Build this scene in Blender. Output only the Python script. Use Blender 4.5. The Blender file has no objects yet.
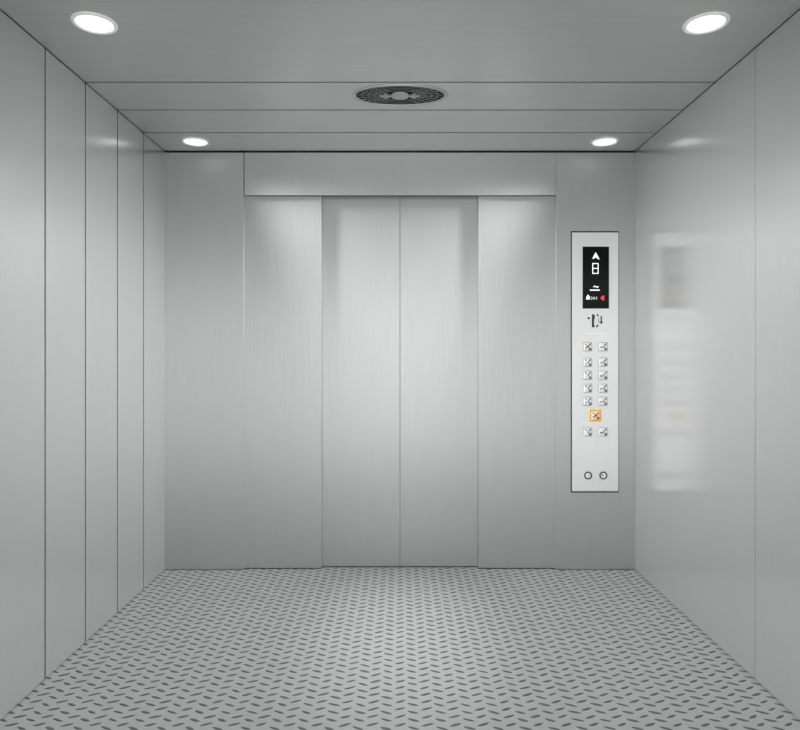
import bpy, bmesh, math, random
from mathutils import Vector, Matrix
random.seed(7)
scene = bpy.context.scene
COL = scene.collection

# ------------------------------------------------------------------ dimensions (metres)
D = 3.60          # camera to the front return panels
HW = 1.316        # half width of the car
CH = 2.344        # car height
EYE = 1.207       # camera height
REAR = D - 0.305 * 10
PITCH = 0.305     # cladding panel pitch
F = 642.86        # focal length in pixels of the 800 px wide frame


def px(u, depth):
    return (u - 400.0) / F * depth


def pz(v, depth):
    return EYE + (354.5 - v) / F * depth


# ------------------------------------------------------------------ helpers
def box(bm, x0, x1, y0, y1, z0, z1, bev=0.0, mat=0, seg=2):
    m = Matrix.Translation(((x0 + x1) / 2, (y0 + y1) / 2, (z0 + z1) / 2)) @ Matrix.Diagonal((abs(x1 - x0), abs(y1 - y0), abs(z1 - z0), 1))
    r = bmesh.ops.create_cube(bm, size=1.0, matrix=m)
    vs = r['verts']
    fs = list({f for v in vs for f in v.link_faces})
    for f in fs:
        f.material_index = mat
    if bev > 0:
        es = list({e for v in vs for e in v.link_edges})
        g = bmesh.ops.bevel(bm, geom=es, offset=bev, segments=seg, affect='EDGES', profile=0.5)
        for f in g['faces']:
            f.material_index = mat
    return vs


def obj(name, bm, mats, parent=None, smooth=False, loc=None):
    bmesh.ops.recalc_face_normals(bm, faces=bm.faces[:])
    me = bpy.data.meshes.new(name)
    bm.to_mesh(me)
    bm.free()
    for m in (mats if isinstance(mats, (list, tuple)) else [mats]):
        me.materials.append(m)
    if smooth:
        for p in me.polygons:
            p.use_smooth = True
    o = bpy.data.objects.new(name, me)
    COL.objects.link(o)
    if parent is not None:
        o.parent = parent
    if loc is not None:
        o.location = loc
    return o


def tag(o, label=None, cat=None, group=None, kind=None):
    if label: o['label'] = label
    if cat: o['category'] = cat
    if group: o['group'] = group
    if kind: o['kind'] = kind
    return o


def empty(name, loc, rot=(0, 0, 0)):
    o = bpy.data.objects.new(name, None)
    o.empty_display_size = 0.05
    COL.objects.link(o)
    o.location = loc
    o.rotation_euler = rot
    return o


def copy_tree(o, parent=None):
    c = o.copy()
    COL.objects.link(c)
    if parent is not None:
        c.parent = parent
    for ch in list(o.children):
        copy_tree(ch, c)
    return c


def revolve(bm, prof, n=48, ax=1.0, ay=1.0, mat=0, close=False):
    """prof: list of (r, z); the ring in XY may be an ellipse (ax, ay)."""
    rings = []
    for r, z in prof:
        rings.append([bm.verts.new((r * ax * math.cos(2 * math.pi * k / n), r * ay * math.sin(2 * math.pi * k / n), z)) for k in range(n)])
    pairs = list(zip(rings, rings[1:]))
    if close:
        pairs.append((rings[-1], rings[0]))
    for a, b in pairs:
        for k in range(n):
            f = bm.faces.new((a[k], a[(k + 1) % n], b[(k + 1) % n], b[k]))
            f.material_index = mat
            f.smooth = True
    return rings


def cap(bm, ring, mat=0):
    f = bm.faces.new(ring)
    f.material_index = mat


def prism(bm, pts, y0, y1, mat=0):
    """polygon in XZ extruded from y0 to y1."""
    a = [bm.verts.new((p[0], y0, p[1])) for p in pts]
    b = [bm.verts.new((p[0], y1, p[1])) for p in pts]
    n = len(pts)
    fs = [bm.faces.new(a), bm.faces.new(b[::-1])]
    for k in range(n):
        fs.append(bm.faces.new((a[k], b[k], b[(k + 1) % n], a[(k + 1) % n])))
    for f in fs:
        f.material_index = mat


def stroke(bm, p, q, w, y0, y1):
    d = Vector((q[0] - p[0], q[1] - p[1]))
    n = Vector((-d.y, d.x)).normalized() * w / 2
    prism(bm, [(p[0] + n.x, p[1] + n.y), (q[0] + n.x, q[1] + n.y), (q[0] - n.x, q[1] - n.y), (p[0] - n.x, p[1] - n.y)], y0, y1)


# ------------------------------------------------------------------ materials
def new_mat(name):
    m = bpy.data.materials.new(name)
    m.use_nodes = True
    nt = m.node_tree
    return m, nt, nt.nodes['Principled BSDF']


def plain(name, col, rough=0.5, metal=0.0, emit=None, strength=0.0, spec=0.5):
    m, nt, b = new_mat(name)
    b.inputs['Base Color'].default_value = (*col, 1)
    b.inputs['Roughness'].default_value = rough
    b.inputs['Metallic'].default_value = metal
    b.inputs['Specular IOR Level'].default_value = spec
    if emit:
        b.inputs['Emission Color'].default_value = (*emit, 1)
        b.inputs['Emission Strength'].default_value = strength
    return m


def brushed(name, col, metal, rough, aniso, tangent, streak=(260, 260, 3.0), amt=0.10, rot=0.0):
    """brushed stainless steel: fine streaks along the grain, stretched highlights."""
    m, nt, b = new_mat(name)
    N, L = nt.nodes, nt.links
    geo = N.new('ShaderNodeNewGeometry')
    mp = N.new('ShaderNodeMapping')
    mp.inputs['Scale'].default_value = streak
    nz = N.new('ShaderNodeTexNoise')
    nz.inputs['Scale'].default_value = 1.0
    nz.inputs['Detail'].default_value = 3.0
    L.new(geo.outputs['Position'], mp.inputs['Vector'])
    L.new(mp.outputs['Vector'], nz.inputs['Vector'])
    rmp = N.new('ShaderNodeMapRange')
    rmp.inputs['From Min'].default_value = 0.25
    rmp.inputs['From Max'].default_value = 0.75
    rmp.inputs['To Min'].default_value = 1 - amt
    rmp.inputs['To Max'].default_value = 1 + amt
    L.new(nz.outputs['Fac'], rmp.inputs['Value'])
    mul = N.new('ShaderNodeVectorMath')
    mul.operation = 'SCALE'
    mul.inputs[0].default_value = col
    L.new(rmp.outputs['Result'], mul.inputs['Scale'])
    L.new(mul.outputs['Vector'], b.inputs['Base Color'])
    b.inputs['Metallic'].default_value = metal
    b.inputs['Roughness'].default_value = rough
    b.inputs['Anisotropic'].default_value = aniso
    b.inputs['Anisotropic Rotation'].default_value = rot
    t = N.new('ShaderNodeCombineXYZ')
    for k in range(3):
        t.inputs[k].default_value = tangent[k]
    L.new(t.outputs[0], b.inputs['Tangent'])
    return m


STEEL = (0.475, 0.479, 0.475)
M_wall = brushed('brushed_steel_wall', (0.53, 0.535, 0.531), 0.65, 0.21, 0.5, (0, 0, 1), amt=0.03, rot=0.25)
M_door = brushed('brushed_steel_door', STEEL, 0.75, 0.415, 0.35, (0, 0, 1), streak=(300, 300, 4.0), amt=0.06, rot=0.25)
M_ceil = brushed('steel_ceiling', (0.55, 0.555, 0.552), 0.74, 0.30, 0.4, (1, 0, 0), streak=(3, 200, 200), amt=0.05)
M_dark = plain('dark_joint', (0.02, 0.021, 0.022), 0.7)
M_joint = plain('joint_steel', (0.12, 0.125, 0.13), 0.6, 0.2)
M_backing = plain('dark_backing', (0.06, 0.06, 0.062), 0.8)
M_floor = None
M_lug = plain('floor_stud', (0.075, 0.077, 0.077), 0.6, spec=0.25)
M_face = brushed('bright_faceplate', (0.83, 0.83, 0.825), 0.5, 0.36, 0.4, (0, 0, 1), amt=0.02)
M_shadow_rim = plain('painted_shadow_rim', (0.012, 0.012, 0.013), 0.6)  # black for the shadow line painted around the faceplate
M_glass = plain('black_display_glass', (0.006, 0.0065, 0.0065), 0.12, spec=0.12)
M_white_led = plain('white_display_light', (0.8, 0.8, 0.8), 0.5, emit=(1, 1, 1), strength=0.7)
M_red_led = plain('red_display_light', (0.6, 0.03, 0.03), 0.5, emit=(1.0, 0.05, 0.04), strength=0.6)
M_button = plain('silver_button', (0.85, 0.85, 0.84), 0.32, 0.25)
M_bezel = plain('button_bezel', (0.36, 0.36, 0.355), 0.35, 0.6)  # grey darkened so the colour carries shade along the button edges
M_mark = plain('grey_engraving', (0.07, 0.072, 0.07), 0.6, spec=0.2)
M_redmark = plain('red_legend', (0.5, 0.02, 0.07), 0.5)
M_orange = plain('amber_halo', (0.80, 0.42, 0.04), 0.4, emit=(1.0, 0.47, 0.03), strength=0.12)
M_warmcap = plain('lit_button_cap', (0.85, 0.75, 0.6), 0.4, emit=(1.0, 0.8, 0.55), strength=0.08)
M_black = plain('black_print', (0.012, 0.012, 0.012), 0.5)
M_whiteprint = plain('white_print', (0.95, 0.95, 0.95), 0.45)
M_trim = plain('downlight_trim', (0.88, 0.88, 0.87), 0.4, 0.0)
M_led = plain('downlight_diffuser', (0.9, 0.9, 0.9), 0.4, emit=(1.0, 0.99, 0.97), strength=1.08)
M_grille = plain('grille_steel', (0.27, 0.272, 0.272), 0.6, 0.0, spec=0.2)
M_flange = plain('grille_flange', (0.50, 0.505, 0.503), 0.35, 0.6)
M_hub = plain('grille_hub', (0.42, 0.43, 0.43), 0.4, 0.3)
M_well = plain('fan_well', (0.010, 0.011, 0.011), 0.8, spec=0.1)

m, nt, b = new_mat('grey_stud_floor')
geo = nt.nodes.new('ShaderNodeNewGeometry')
nz = nt.nodes.new('ShaderNodeTexNoise')
nz.inputs['Scale'].default_value = 420
nz.inputs['Detail'].default_value = 2
rr = nt.nodes.new('ShaderNodeValToRGB')
rr.color_ramp.elements[0].position = 0.3
rr.color_ramp.elements[0].color = (0.22, 0.222, 0.221, 1)
rr.color_ramp.elements[1].position = 0.7
rr.color_ramp.elements[1].color = (0.265, 0.267, 0.266, 1)
nt.links.new(geo.outputs['Position'], nz.inputs['Vector'])
nt.links.new(nz.outputs['Fac'], rr.inputs['Fac'])
nt.links.new(rr.outputs['Color'], b.inputs['Base Color'])
b.inputs['Roughness'].default_value = 0.5
b.inputs['Specular IOR Level'].default_value = 0.35
M_floor = m

# ------------------------------------------------------------------ floor with raised studs
bm = bmesh.new()
Y0, Y1 = REAR - 0.05, D + 0.09
box(bm, -HW - 0.03, HW + 0.03, Y0, Y1, -0.05, 0.0)


def lug(bm, cx, cy, ang):
    ang += random.uniform(-0.07, 0.07)
    L, W, H = 0.0212 * random.uniform(0.85, 1.08), 0.0058 * random.uniform(0.75, 1.15), 0.0022
    ca, sa = math.cos(ang), math.sin(ang)
    rings = []
    for s, z in ((1.0, 0.0), (0.62, H)):
        pts = []
        for t in (-1, -0.5, 0, 0.5, 1, 0.5, 0, -0.5):
            pts.append(t)
        ring = []
        for k, t in enumerate(pts):
            w = W * (1 - t * t)
            if k > 4: w = -w
            lx, ly = L * t * (s * 0.35 + 0.65), w * s
            ring.append(bm.verts.new((cx + lx * ca - ly * sa, cy + lx * sa + ly * ca, z)))
        rings.append(ring)
    n = 8
    for k in range(n):
        f = bm.faces.new((rings[0][k], rings[0][(k + 1) % n], rings[1][(k + 1) % n], rings[1][k]))
        f.material_index = 1
    f = bm.faces.new(rings[1])
    f.material_index = 1


RP, CP = 0.0465, 0.0452
ncol = int(HW / CP)
for i in range(-ncol, ncol + 1):
    up = i % 2 == 0
    y = D + 0.03 - (0.0 if up else RP * 0.45)
    while y > REAR + 0.05:
        if abs(i * CP) < HW + 0.002:
            lug(bm, i * CP + random.uniform(-0.0015, 0.0015), y + random.uniform(-0.002, 0.002), math.radians(24 if up else -24))
        y -= RP
floor = obj('floor', bm, [M_floor, M_lug])
tag(floor, 'grey lift floor covered with rows of small slanted raised studs', 'floor', kind='structure')

# ------------------------------------------------------------------ ceiling, cross panels pitch by pitch
bm = bmesh.new()
box(bm, -HW - 0.05, HW + 0.05, Y0, Y1 + 0.03, CH + 0.014, CH + 0.05)
ceil = obj('ceiling', bm, M_dark)
tag(ceil, 'grey steel car ceiling of wide cross panels with dark joints', 'ceiling', kind='structure')
npan = int(round((D - REAR) / PITCH))
G = 0.011
bm = bmesh.new()
box(bm, -HW + 0.0015, HW - 0.0015, -PITCH + G / 2, -G / 2, 0, 0.012, bev=0.0003, seg=1)
cp = obj('ceiling_panel', bm, M_ceil, ceil, loc=(0, D, CH))
cp_me_half = cp.data.copy()
for v in cp_me_half.vertices:
    if v.co.y < -PITCH / 2:
        v.co.y -= G / 2 - 0.0003
cp_me_tight = cp.data.copy()          # nearer the viewer the joints close up to hairlines
for v in cp_me_tight.vertices:
    v.co.y = -PITCH / 2 + (v.co.y + PITCH / 2) * (PITCH - 0.0006) / (PITCH - G)
for k in range(1, npan):
    c = cp.copy()
    if k >= 3:
        c.data = cp_me_half if k == 3 else cp_me_tight
    COL.objects.link(c)
    c.parent = ceil
    c.location = (0, D - k * PITCH, CH)

# ------------------------------------------------------------------ side walls
def side_wall(name, sx, gap, bev, label, jm, wide=1):
    bm = bmesh.new()
    box(bm, sx * (HW + 0.014), sx * (HW + 0.05), Y0, Y1 + 0.03, -0.02, CH + 0.03)
    w = obj(name, bm, jm)
    tag(w, label, 'wall', kind='structure')
    xs = sorted((0, sx * 0.0135))
    if wide > 1:                      # broad sheets, the rearmost one narrower
        k = 0
        while k < npan:
            n = min(wide, npan - k)
            bm = bmesh.new()
            box(bm, xs[0], xs[1], -PITCH * n + gap, -0.0006, 0.004, CH - 0.003, bev=bev)
            obj('wall_panel', bm, M_wall, w, loc=(sx * HW, D - k * PITCH, 0))
            k += n
        return w
    bm = bmesh.new()
    box(bm, xs[0], xs[1], -PITCH + gap, -0.0006, 0.004, CH - 0.003, bev=bev)
    p = obj('wall_panel', bm, M_wall, w, loc=(sx * HW, D, 0))
    for k in range(1, npan):
        c = p.copy()
        COL.objects.link(c)
        c.parent = w
        c.location = (sx * HW, D - k * PITCH, 0)
    return w


side_wall('wall_left', -1, 0.009, 0.0, 'left car wall of tall brushed steel panels with dark joints', M_dark)
side_wall('wall_right', 1, 0.0014, 0.0, 'right car wall of smooth brushed steel mirroring the button panel', M_joint, wide=4)


# added frame, out of view, narrowing the open rear that light enters by
bm = bmesh.new()
RO, RH = 1.20, 2.08
box(bm, -HW - 0.05, HW + 0.05, REAR - 0.06, REAR - 0.004, RH, CH + 0.03)
for sx in (-1, 1):
    xs = sorted((sx * RO, sx * (HW + 0.05)))
    box(bm, xs[0], xs[1], REAR - 0.06, REAR - 0.004, 0.0, RH)
tag(obj('wall_rear_light_mask', bm, M_wall), 'unseen steel frame added to narrow the light from the open rear', 'wall', kind='structure')

# ------------------------------------------------------------------ front: returns, header, doors
RET = (556 - 400) / F * D        # 0.8736
for nm, x0, x1, lab in (('wall_front_left', -HW - 0.012, -RET - 0.0022, 'plain brushed steel front return panel left of the doors'),
                        ('wall_front_right', RET + 0.0006, HW + 0.012, 'brushed steel front return panel carrying the button panel')):
    bm = bmesh.new()
    box(bm, x0, x1, D, D + 0.07, 0.003, CH - 0.006, bev=0.0012)
    tag(obj(nm, bm, M_door), lab, 'wall panel', kind='structure')
HZ = pz(195.3, D)
bm = bmesh.new()
box(bm, -RET + 0.0022, RET - 0.0002, D, D + 0.012, HZ, CH - 0.006, bev=0.001)
box(bm, -RET + 0.0022, RET - 0.0008, D + 0.013, D + 0.10, HZ + 0.012, HZ + 0.02)
tag(obj('trim_1', bm, M_door), 'wide steel header panel above the four door leaves', 'door header', kind='structure')

DO, DI = D + 0.018, D + 0.046
xo = px(321.5, DO)
leaf_labels = ('leftmost steel door leaf beside the plain return panel',
               'left inner steel door leaf set back at the centre seam',
               'right inner steel door leaf set back at the centre seam',
               'rightmost steel door leaf next to the button panel return')
leaves = ((-RET - 0.03, xo, DO), (xo - 0.03, -0.0012, DI), (0.0012, -xo + 0.03, DI), (-xo, RET + 0.03, DO))
for k, (x0, x1, y) in enumerate(leaves):
    bm = bmesh.new()
    box(bm, x0, x1, y, y + 0.022, 0.006, HZ + 0.045 if y == DI else HZ + 0.008)
    tag(obj('door_%d' % (k + 1), bm, M_door), leaf_labels[k], 'lift door', kind='structure')
bm = bmesh.new()
box(bm, -RET - 0.1, RET + 0.1, D + 0.071, D + 0.074, -0.02, 0.004)
tag(obj('trim_2', bm, M_joint), 'thin steel sill strip under the door leaves', 'door sill', kind='structure')
bm = bmesh.new()
box(bm, -HW - 0.05, HW + 0.05, D + 0.10, D + 0.13, -0.05, CH + 0.03)  # added dark backing, stops light leaking in around the doors
tag(obj('wall_front_backing', bm, M_backing), 'dark backing sheet added behind the doors against light leaks', 'wall', kind='structure')

# ------------------------------------------------------------------ downlights
def make_downlight():
    root = empty('recessed_downlight', (0, 0, CH))
    bm = bmesh.new()
    revolve(bm, [(0.079, 0.0), (0.0785, -0.004), (0.073, -0.0065), (0.066, -0.0055), (0.0645, 0.001), (0.0645, 0.008), (0.079, 0.008)], 56, close=True)
    obj('trim_ring', bm, M_trim, root)
    bm = bmesh.new()
    r = revolve(bm, [(0.0645, -0.0015), (0.055, -0.0045), (0.035, -0.006), (0.015, -0.0066)], 56)
    cap(bm, r[-1])
    obj('diffuser', bm, M_led, root)
    ld = bpy.data.lights.new('lamp', 'SPOT')
    ld.energy = 365
    ld.color = (0.985, 1.0, 0.995)
    ld.spot_size = math.radians(79)
    ld.spot_blend = 1.0
    ld.shadow_soft_size = 0.06
    lo = bpy.data.objects.new('lamp', ld)
    COL.objects.link(lo)
    lo.parent = root
    lo.location = (0, 0, -0.012)
    return root


AIM = Vector((0.96, 2.74, 0.87))       # the gimbal lamps cross over towards the far side of the car


Zn, Zf = D * 203 / 331.5, D * 203 / 213.0
dl = make_downlight()
dspots = ((94.5, Zn, 'round recessed ceiling light nearer the viewer on the left'),
          (706, Zn, 'round recessed ceiling light nearer the viewer on the right'),
          (195.5, Zf, 'small round ceiling light by the front wall, above the left return panel'),
          (604.5, Zf, 'small round ceiling light by the front wall, above the button panel'))
for k, (u, Z, lab) in enumerate(dspots):
    o = dl if k == 0 else copy_tree(dl)
    o.location = (px(u, Z), Z, CH)
    if k < 2:
        o.scale = (0.94, 0.94, 1.0)
    tag(o, lab, 'ceiling light', 'recessed ceiling downlights')
    d = Vector((AIM.x * (1 if o.location.x < 0 else -1), AIM.y, AIM.z)) - o.location
    for ch in o.children:
        if ch.type == 'LIGHT':
            ch.data = ch.data.copy()
            ch.data.energy = 215 if k < 2 else 520      # the pair by the front wall burns brighter
            ch.rotation_euler = d.to_track_quat('-Z', 'Y').to_euler()

# ------------------------------------------------------------------ oval fan grille
Zg = D * 203 / 259.3
fan = empty('ventilation_grille', (0, Zg, CH))
tag(fan, 'dark oval ventilation grille in the middle of the ceiling', 'air vent')
AX, AY = 1.0, 0.54
bm = bmesh.new()
revolve(bm, [(0.212, 0.0), (0.210, -0.004), (0.200, -0.006), (0.194, -0.003), (0.194, 0.006), (0.212, 0.006)], 72, AX, AY, close=True)
obj('flange', bm, M_flange, fan)
bm = bmesh.new()
r = revolve(bm, [(0.195, -0.0005), (0.195, 0.004)], 72, AX, AY)
cap(bm, r[0])
obj('fan_well', bm, M_well, fan)
for rr_ in (0.167, 0.140, 0.113, 0.088):
    bm = bmesh.new()
    revolve(bm, [(rr_ + 0.0017, -0.0006), (rr_ + 0.0017, -0.0018), (rr_ - 0.0017, -0.0018), (rr_ - 0.0017, -0.0006)], 72, AX, AY, close=True)
    obj('louvre_ring', bm, M_grille, fan)
for k in range(28):
    a = 2 * math.pi * (k + 0.5) / 28
    if abs(math.cos(a)) < 0.42:
        continue
    bm = bmesh.new()
    p = Vector((0.088 * AX * math.cos(a), 0.088 * AY * math.sin(a), 0))
    a2 = a + 0.10
    q = Vector((0.194 * AX * math.cos(a2), 0.194 * AY * math.sin(a2), 0))
    d = (q - p)
    n = Vector((-d.y, d.x, 0)).normalized() * 0.0018
    vs = []
    for z in (-0.0006, -0.0016):
        for w in (p + n, q + n, q - n, p - n):
            vs.append(bm.verts.new((w.x, w.y, z)))
    for f in ((0, 1, 2, 3), (7, 6, 5, 4), (0, 4, 5, 1), (1, 5, 6, 2), (2, 6, 7, 3), (3, 7, 4, 0)):
        bm.faces.new([vs[i] for i in f])
    obj('spoke', bm, M_grille, fan)
bm = bmesh.new()
r = revolve(bm, [(0.040, -0.001), (0.039, -0.006), (0.030, -0.009)], 40, 1.0, 0.95)
cap(bm, r[-1])
for s in (-1, 1):     # petals either side of the hub
    for (dx, dy, rad) in ((0.052, 0.0, 0.014), (0.062, 0.014, 0.010), (0.062, -0.014, 0.010), (0.078, 0.0, 0.010)):
        n = 14
        ring = [bm.verts.new((s * dx + rad * math.cos(2 * math.pi * j / n), dy + rad * 0.8 * math.sin(2 * math.pi * j / n), -0.0062)) for j in range(n)]
        ring2 = [bm.verts.new((v.co.x, v.co.y, -0.001)) for v in ring]
        bm.faces.new(ring)
        for j in range(n):
            bm.faces.new((ring[j], ring[(j + 1) % n], ring2[(j + 1) % n], ring2[j]))
obj('hub', bm, M_hub, fan)

# ------------------------------------------------------------------ car operating panel
PF = D - 0.010                     # faceplate front plane
def X(u): return px(u, PF)
def Z(v): return pz(v, PF)
U = PF / F                         # metres per pixel on the panel

cop = empty('button_panel', (X(595.2), D, Z(491.5)))
tag(cop, 'tall bright steel button panel with black display on the right return', 'lift control panel')
OX, OY, OZ = cop.location


def part(name, bm, mats, parent=cop, smooth=False):
    """geometry is given in world space; store it relative to the panel's base."""
    bmesh.ops.translate(bm, verts=bm.verts[:], vec=(-OX, -OY, -OZ))
    return obj(name, bm, mats, parent, smooth)


bm = bmesh.new()
box(bm, X(571.3), X(619.1), PF + 0.005, D, Z(492.8), Z(230.9), bev=0.001)  # black rim behind the faceplate, stands in for its shadow line
part('shadow_rim', bm, M_shadow_rim)
bm = bmesh.new()
box(bm, X(572.2), X(618.4), PF, PF + 0.006, Z(491.3), Z(232.4), bev=0.0012)
part('faceplate', bm, M_face)

bm = bmesh.new()
box(bm, X(582.6), X(609.0), PF - 0.0015, PF + 0.003, Z(308.6), Z(246.6), bev=0.0006)
disp = part('display', bm, M_glass)
ya, yb = PF - 0.0022, PF - 0.0012


def pp(pts): return [(X(u), Z(v)) for u, v in pts]


bm = bmesh.new()      # up arrow
prism(bm, pp([(595.6, 252.2), (597.2, 255.2), (599.6, 259.6), (597.6, 258.8), (595.8, 257.2), (594.2, 258.4), (592.2, 258.8), (593.9, 255.4)]), ya, yb)
part('up_arrow', bm, M_white_led, disp)
bm = bmesh.new()      # segment digit
for p, q in (((592.6, 263.6), (598.2, 263.6)), ((592.6, 268.4), (598.2, 268.4)), ((592.6, 273.4), (598.2, 273.4)),
             ((592.7, 263.1), (592.7, 273.9)), ((598.0, 263.1), (598.0, 273.9))):
    stroke(bm, pp([p])[0], pp([q])[0], 0.8 * U, ya, yb)
part('floor_digit', bm, M_white_led, disp)
bm = bmesh.new()      # small wave and underline
for p, q in (((593.4, 287.2), (594.6, 285.8)), ((594.6, 285.8), (596.2, 287.4)), ((596.4, 286.4), (597.6, 287.9)), ((597.6, 287.4), (598.4, 286.2))):
    stroke(bm, pp([p])[0], pp([q])[0], 0.8 * U, ya, yb)
stroke(bm, (X(589.8), Z(290.1)), (X(599.6), Z(290.1)), 1.1 * U, ya, yb)
part('status_line', bm, M_white_led, disp)
bm = bmesh.new()      # bell
prism(bm, pp([(585.9, 299.4), (586.2, 297.2), (587.2, 295.6), (588.0, 294.6), (588.9, 295.8), (589.7, 297.4), (589.9, 299.4)]), ya, yb)
part('bell_icon', bm, M_white_led, disp)
M_grey_led = plain('dim_display_light', (0.5, 0.5, 0.5), 0.5, emit=(1, 1, 1), strength=0.32)
bm = bmesh.new()      # chevrons and ring
for p, q in (((591.0, 296.6), (592.3, 298.2)), ((592.3, 298.2), (591.0, 299.8)), ((593.4, 297.2), (594.4, 297.2)), ((593.4, 299.2), (594.4, 299.2)),
             ((593.2, 297.2), (593.2, 299.2)), ((594.6, 297.2), (594.6, 299.2)), ((597.0, 296.8), (595.8, 298.2)), ((595.8, 298.2), (597.0, 299.6))):
    stroke(bm, pp([p])[0], pp([q])[0], 0.6 * U, ya, yb)
part('chevron_icon', bm, M_grey_led, disp)
bm = bmesh.new()      # red arrow
prism(bm, pp([(600.2, 298.0), (602.2, 296.0), (603.8, 295.2), (604.3, 297.4), (603.9, 300.6), (602.2, 300.2)]), ya, yb)
part('red_arrow', bm, M_red_led, disp)

# black mark under the display
bm = bmesh.new()
y0, y1 = PF - 0.0008, PF + 0.001
prism(bm, pp([(587.2, 317.2), (589.6, 317.2), (589.9, 318.6), (588.9, 319.6), (587.8, 318.8)]), y0, y1)
prism(bm, pp([(591.9, 314.6), (593.5, 314.0), (594.9, 316.0), (594.5, 318.4), (594.0, 319.8), (593.9, 324.6), (594.9, 326.4), (594.5, 327.2), (591.9, 327.4)]), y0, y1)
prism(bm, pp([(596.6, 314.6), (597.4, 313.6), (598.3, 315.2), (598.9, 317.4), (598.0, 316.2), (596.8, 315.8)]), y0, y1)
prism(bm, pp([(596.0, 327.2), (596.8, 325.4), (597.6, 324.2), (598.4, 326.4), (597.0, 327.0), (596.4, 327.8)]), y0, y1)
prism(bm, pp([(600.6, 316.0), (601.8, 316.0), (601.8, 321.2), (602.9, 322.4), (601.4, 324.2), (600.4, 322.8), (598.6, 322.6), (600.5, 321.4)]), y0, y1)
prism(bm, pp([(598.4, 318.8), (599.0, 318.8), (599.0, 322.0), (598.4, 322.0)]), y0, y1)
part('black_emblem', bm, M_black)

# white line of small print
bm = bmesh.new()
u = 585.2
while u < 606.4:
    w = random.choice((0.9, 1.1, 1.4))
    box(bm, X(u), X(min(u + w, 606.6)), y0, y1, Z(334.5), Z(333.1))
    u += w + 0.22
part('white_print_line', bm, M_whiteprint)

# push buttons
def button_legend(bm, cu, cv, seed, yf):
    rnd = random.Random(seed)
    P = lambda a, c: (X(cu + a), Z(cv + c))
    stroke(bm, P(3.2, -3.4), P(0.8, -0.6), 0.95 * U, yf, yf + 0.002)
    stroke(bm, P(0.0, -0.2), P(2.4, 2.6), 0.9 * U, yf, yf + 0.002)
    prism(bm, [P(0.3, 3.5), P(2.0, 2.3), P(3.5, 0.9), P(3.5, 3.5)], yf, yf + 0.002)
    if seed % 2:
        stroke(bm, P(-2.9, -2.8), P(-1.3, -1.7), 0.9 * U, yf, yf + 0.002)
    else:
        stroke(bm, P(-3.2, 0.8), P(-1.0, 0.4), 1.0 * U, yf, yf + 0.002)
    if seed % 3 == 0:
        stroke(bm, P(-2.8, 2.0), P(-1.0, 0.9), 0.6 * U, yf, yf + 0.002)


def make_button(cu, cv, seed, kind):
    s = 4.5
    bm = bmesh.new()
    box(bm, X(cu - s), X(cu + s), PF - 0.0015, PF + 0.002, Z(cv + s), Z(cv - s), bev=0.001)
    if kind == 'lit':
        bm2 = bmesh.new()
        t = 6.0
        box(bm2, X(cu - t), X(cu + t), PF - 0.0022, PF + 0.002, Z(cv + t), Z(cv - t), bev=0.002)
        bm.free()
        bt = part('lit_push_button', bm2, M_orange)
        bt['label'] = 'amber lit button'
    else:
        bt = part('push_button', bm, M_bezel)
    s2 = 3.9
    yf = PF - 0.006
    bm = bmesh.new()      # cap with four faces rising to a small crown
    c = [(X(cu - s2), Z(cv - s2)), (X(cu + s2), Z(cv - s2)), (X(cu + s2), Z(cv + s2)), (X(cu - s2), Z(cv + s2))]
    k = 0.80
    top = [(X(cu - s2 * k), Z(cv - s2 * k)), (X(cu + s2 * k), Z(cv - s2 * k)), (X(cu + s2 * k), Z(cv + s2 * k)), (X(cu - s2 * k), Z(cv + s2 * k))]
    v0 = [bm.verts.new((p[0], PF, p[1])) for p in c]
    v1 = [bm.verts.new((p[0], yf + 0.0018, p[1])) for p in c]
    v2 = [bm.verts.new((p[0], yf, p[1])) for p in top]
    bm.faces.new(v0)
    bm.faces.new(v2)
    for a, b_ in ((v0, v1), (v1, v2)):
        for j in range(4):
            bm.faces.new((a[j], a[(j + 1) % 4], b_[(j + 1) % 4], b_[j]))
    part('button_cap', bm, M_warmcap if kind == 'lit' else M_button, bt)
    bm = bmesh.new()
    button_legend(bm, cu, cv, seed, yf - 0.0006)
    part('legend', bm, M_mark, bt)
    if kind in ('red', 'lit'):
        bm = bmesh.new()
        P = lambda a, c_: (X(cu + a), Z(cv + c_))
        stroke(bm, P(-2.6, 1.8), P(0.0, -0.8), 1.0 * U, yf - 0.0012, yf + 0.001)
        stroke(bm, P(-0.3, -0.7), P(2.2, -1.7), 1.1 * U, yf - 0.0012, yf + 0.001)
        if kind == 'lit':
            stroke(bm, P(0.6, -1.0), P(0.9, 1.4), 0.8 * U, yf - 0.0012, yf + 0.001)
        part('red_legend', bm, M_redmark, bt)


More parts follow.
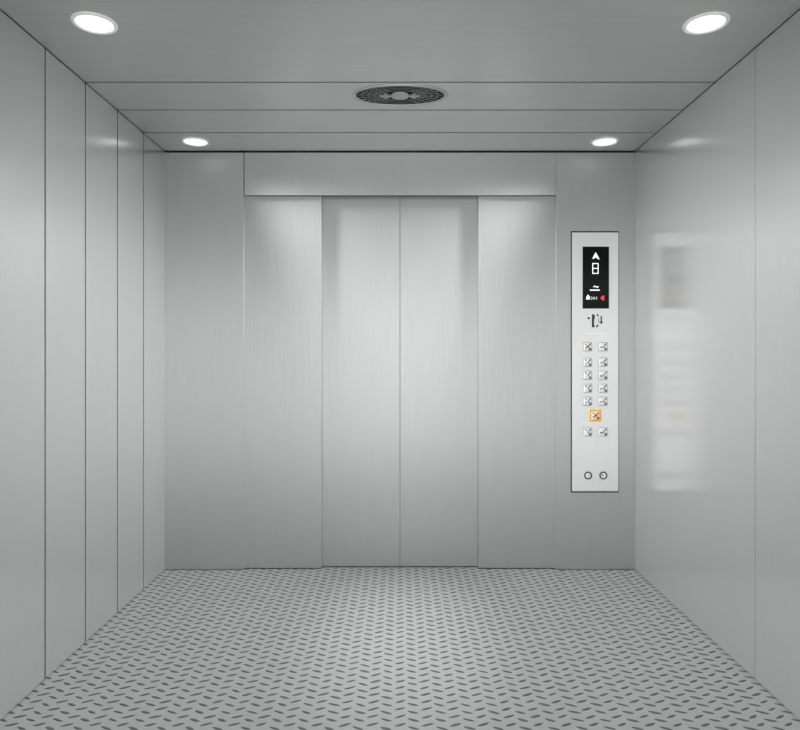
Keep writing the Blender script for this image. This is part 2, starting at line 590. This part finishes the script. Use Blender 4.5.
seed = 1
for cv in (346.7, 362.2, 375.2, 388.2, 401.2):
    for cu in (587.5, 603.0):
        make_button(cu, cv, seed, 'red' if seed == 1 else 'plain')
        seed += 1
make_button(595.3, 415.6, 21, 'lit')
for cu in (587.5, 603.0):
    make_button(cu, 431.8, seed, 'plain')
    seed += 1

# two key switches
for k, cu in enumerate((588.0, 603.3)):
    cv = 475.4
    def lathe_front(prof, n=32):
        bm = bmesh.new()
        r = revolve(bm, prof, n)
        cap(bm, r[-1])
        bmesh.ops.rotate(bm, verts=bm.verts[:], cent=(0, 0, 0), matrix=Matrix.Rotation(math.radians(90), 3, 'X'))
        bmesh.ops.translate(bm, verts=bm.verts[:], vec=(X(cu), PF, Z(cv)))
        return bm
    ks = part('key_switch', lathe_front([(3.9 * U, 0.0), (3.9 * U, 0.0035), (3.3 * U, 0.0045), (2.7 * U, 0.004), (2.6 * U, 0.001)]), M_black)
    part('lock_core', lathe_front([(2.8 * U, 0.0), (2.8 * U, 0.003), (2.4 * U, 0.0046)]), M_button, ks)
    bm = bmesh.new()
    if k == 0:
        stroke(bm, (X(cu + 0.3), Z(cv + 0.4)), (X(cu + 1.4), Z(cv - 0.9)), 0.45 * U, PF - 0.0052, PF - 0.002)
    else:
        stroke(bm, (X(cu - 1.9), Z(cv - 1.2)), (X(cu + 0.2), Z(cv + 0.1)), 0.9 * U, PF - 0.0052, PF - 0.002)
    part('keyhole', bm, M_black, ks)

# ------------------------------------------------------------------ world, camera, view
w = bpy.data.worlds.new('World')
scene.world = w
w.use_nodes = True
w.node_tree.nodes['Background'].inputs[0].default_value = (0.985, 0.995, 1.0, 1)
w.node_tree.nodes['Background'].inputs[1].default_value = 2.0

cam = bpy.data.cameras.new('Camera')
cam.sensor_width = 36.0
cam.lens = 36.0 * F / 800.0
cam.shift_y = -10.5 / 800.0
cam.clip_start = 0.02
co = bpy.data.objects.new('Camera', cam)
COL.objects.link(co)
co.location = (0, 0, EYE)
co.rotation_euler = (math.radians(90), 0, 0)
scene.camera = co

scene.view_settings.view_transform = 'Standard'
scene.view_settings.look = 'None'
scene.view_settings.gamma = 1.0
scene.view_settings.exposure = 0.0
scene.view_settings.use_curve_mapping = False
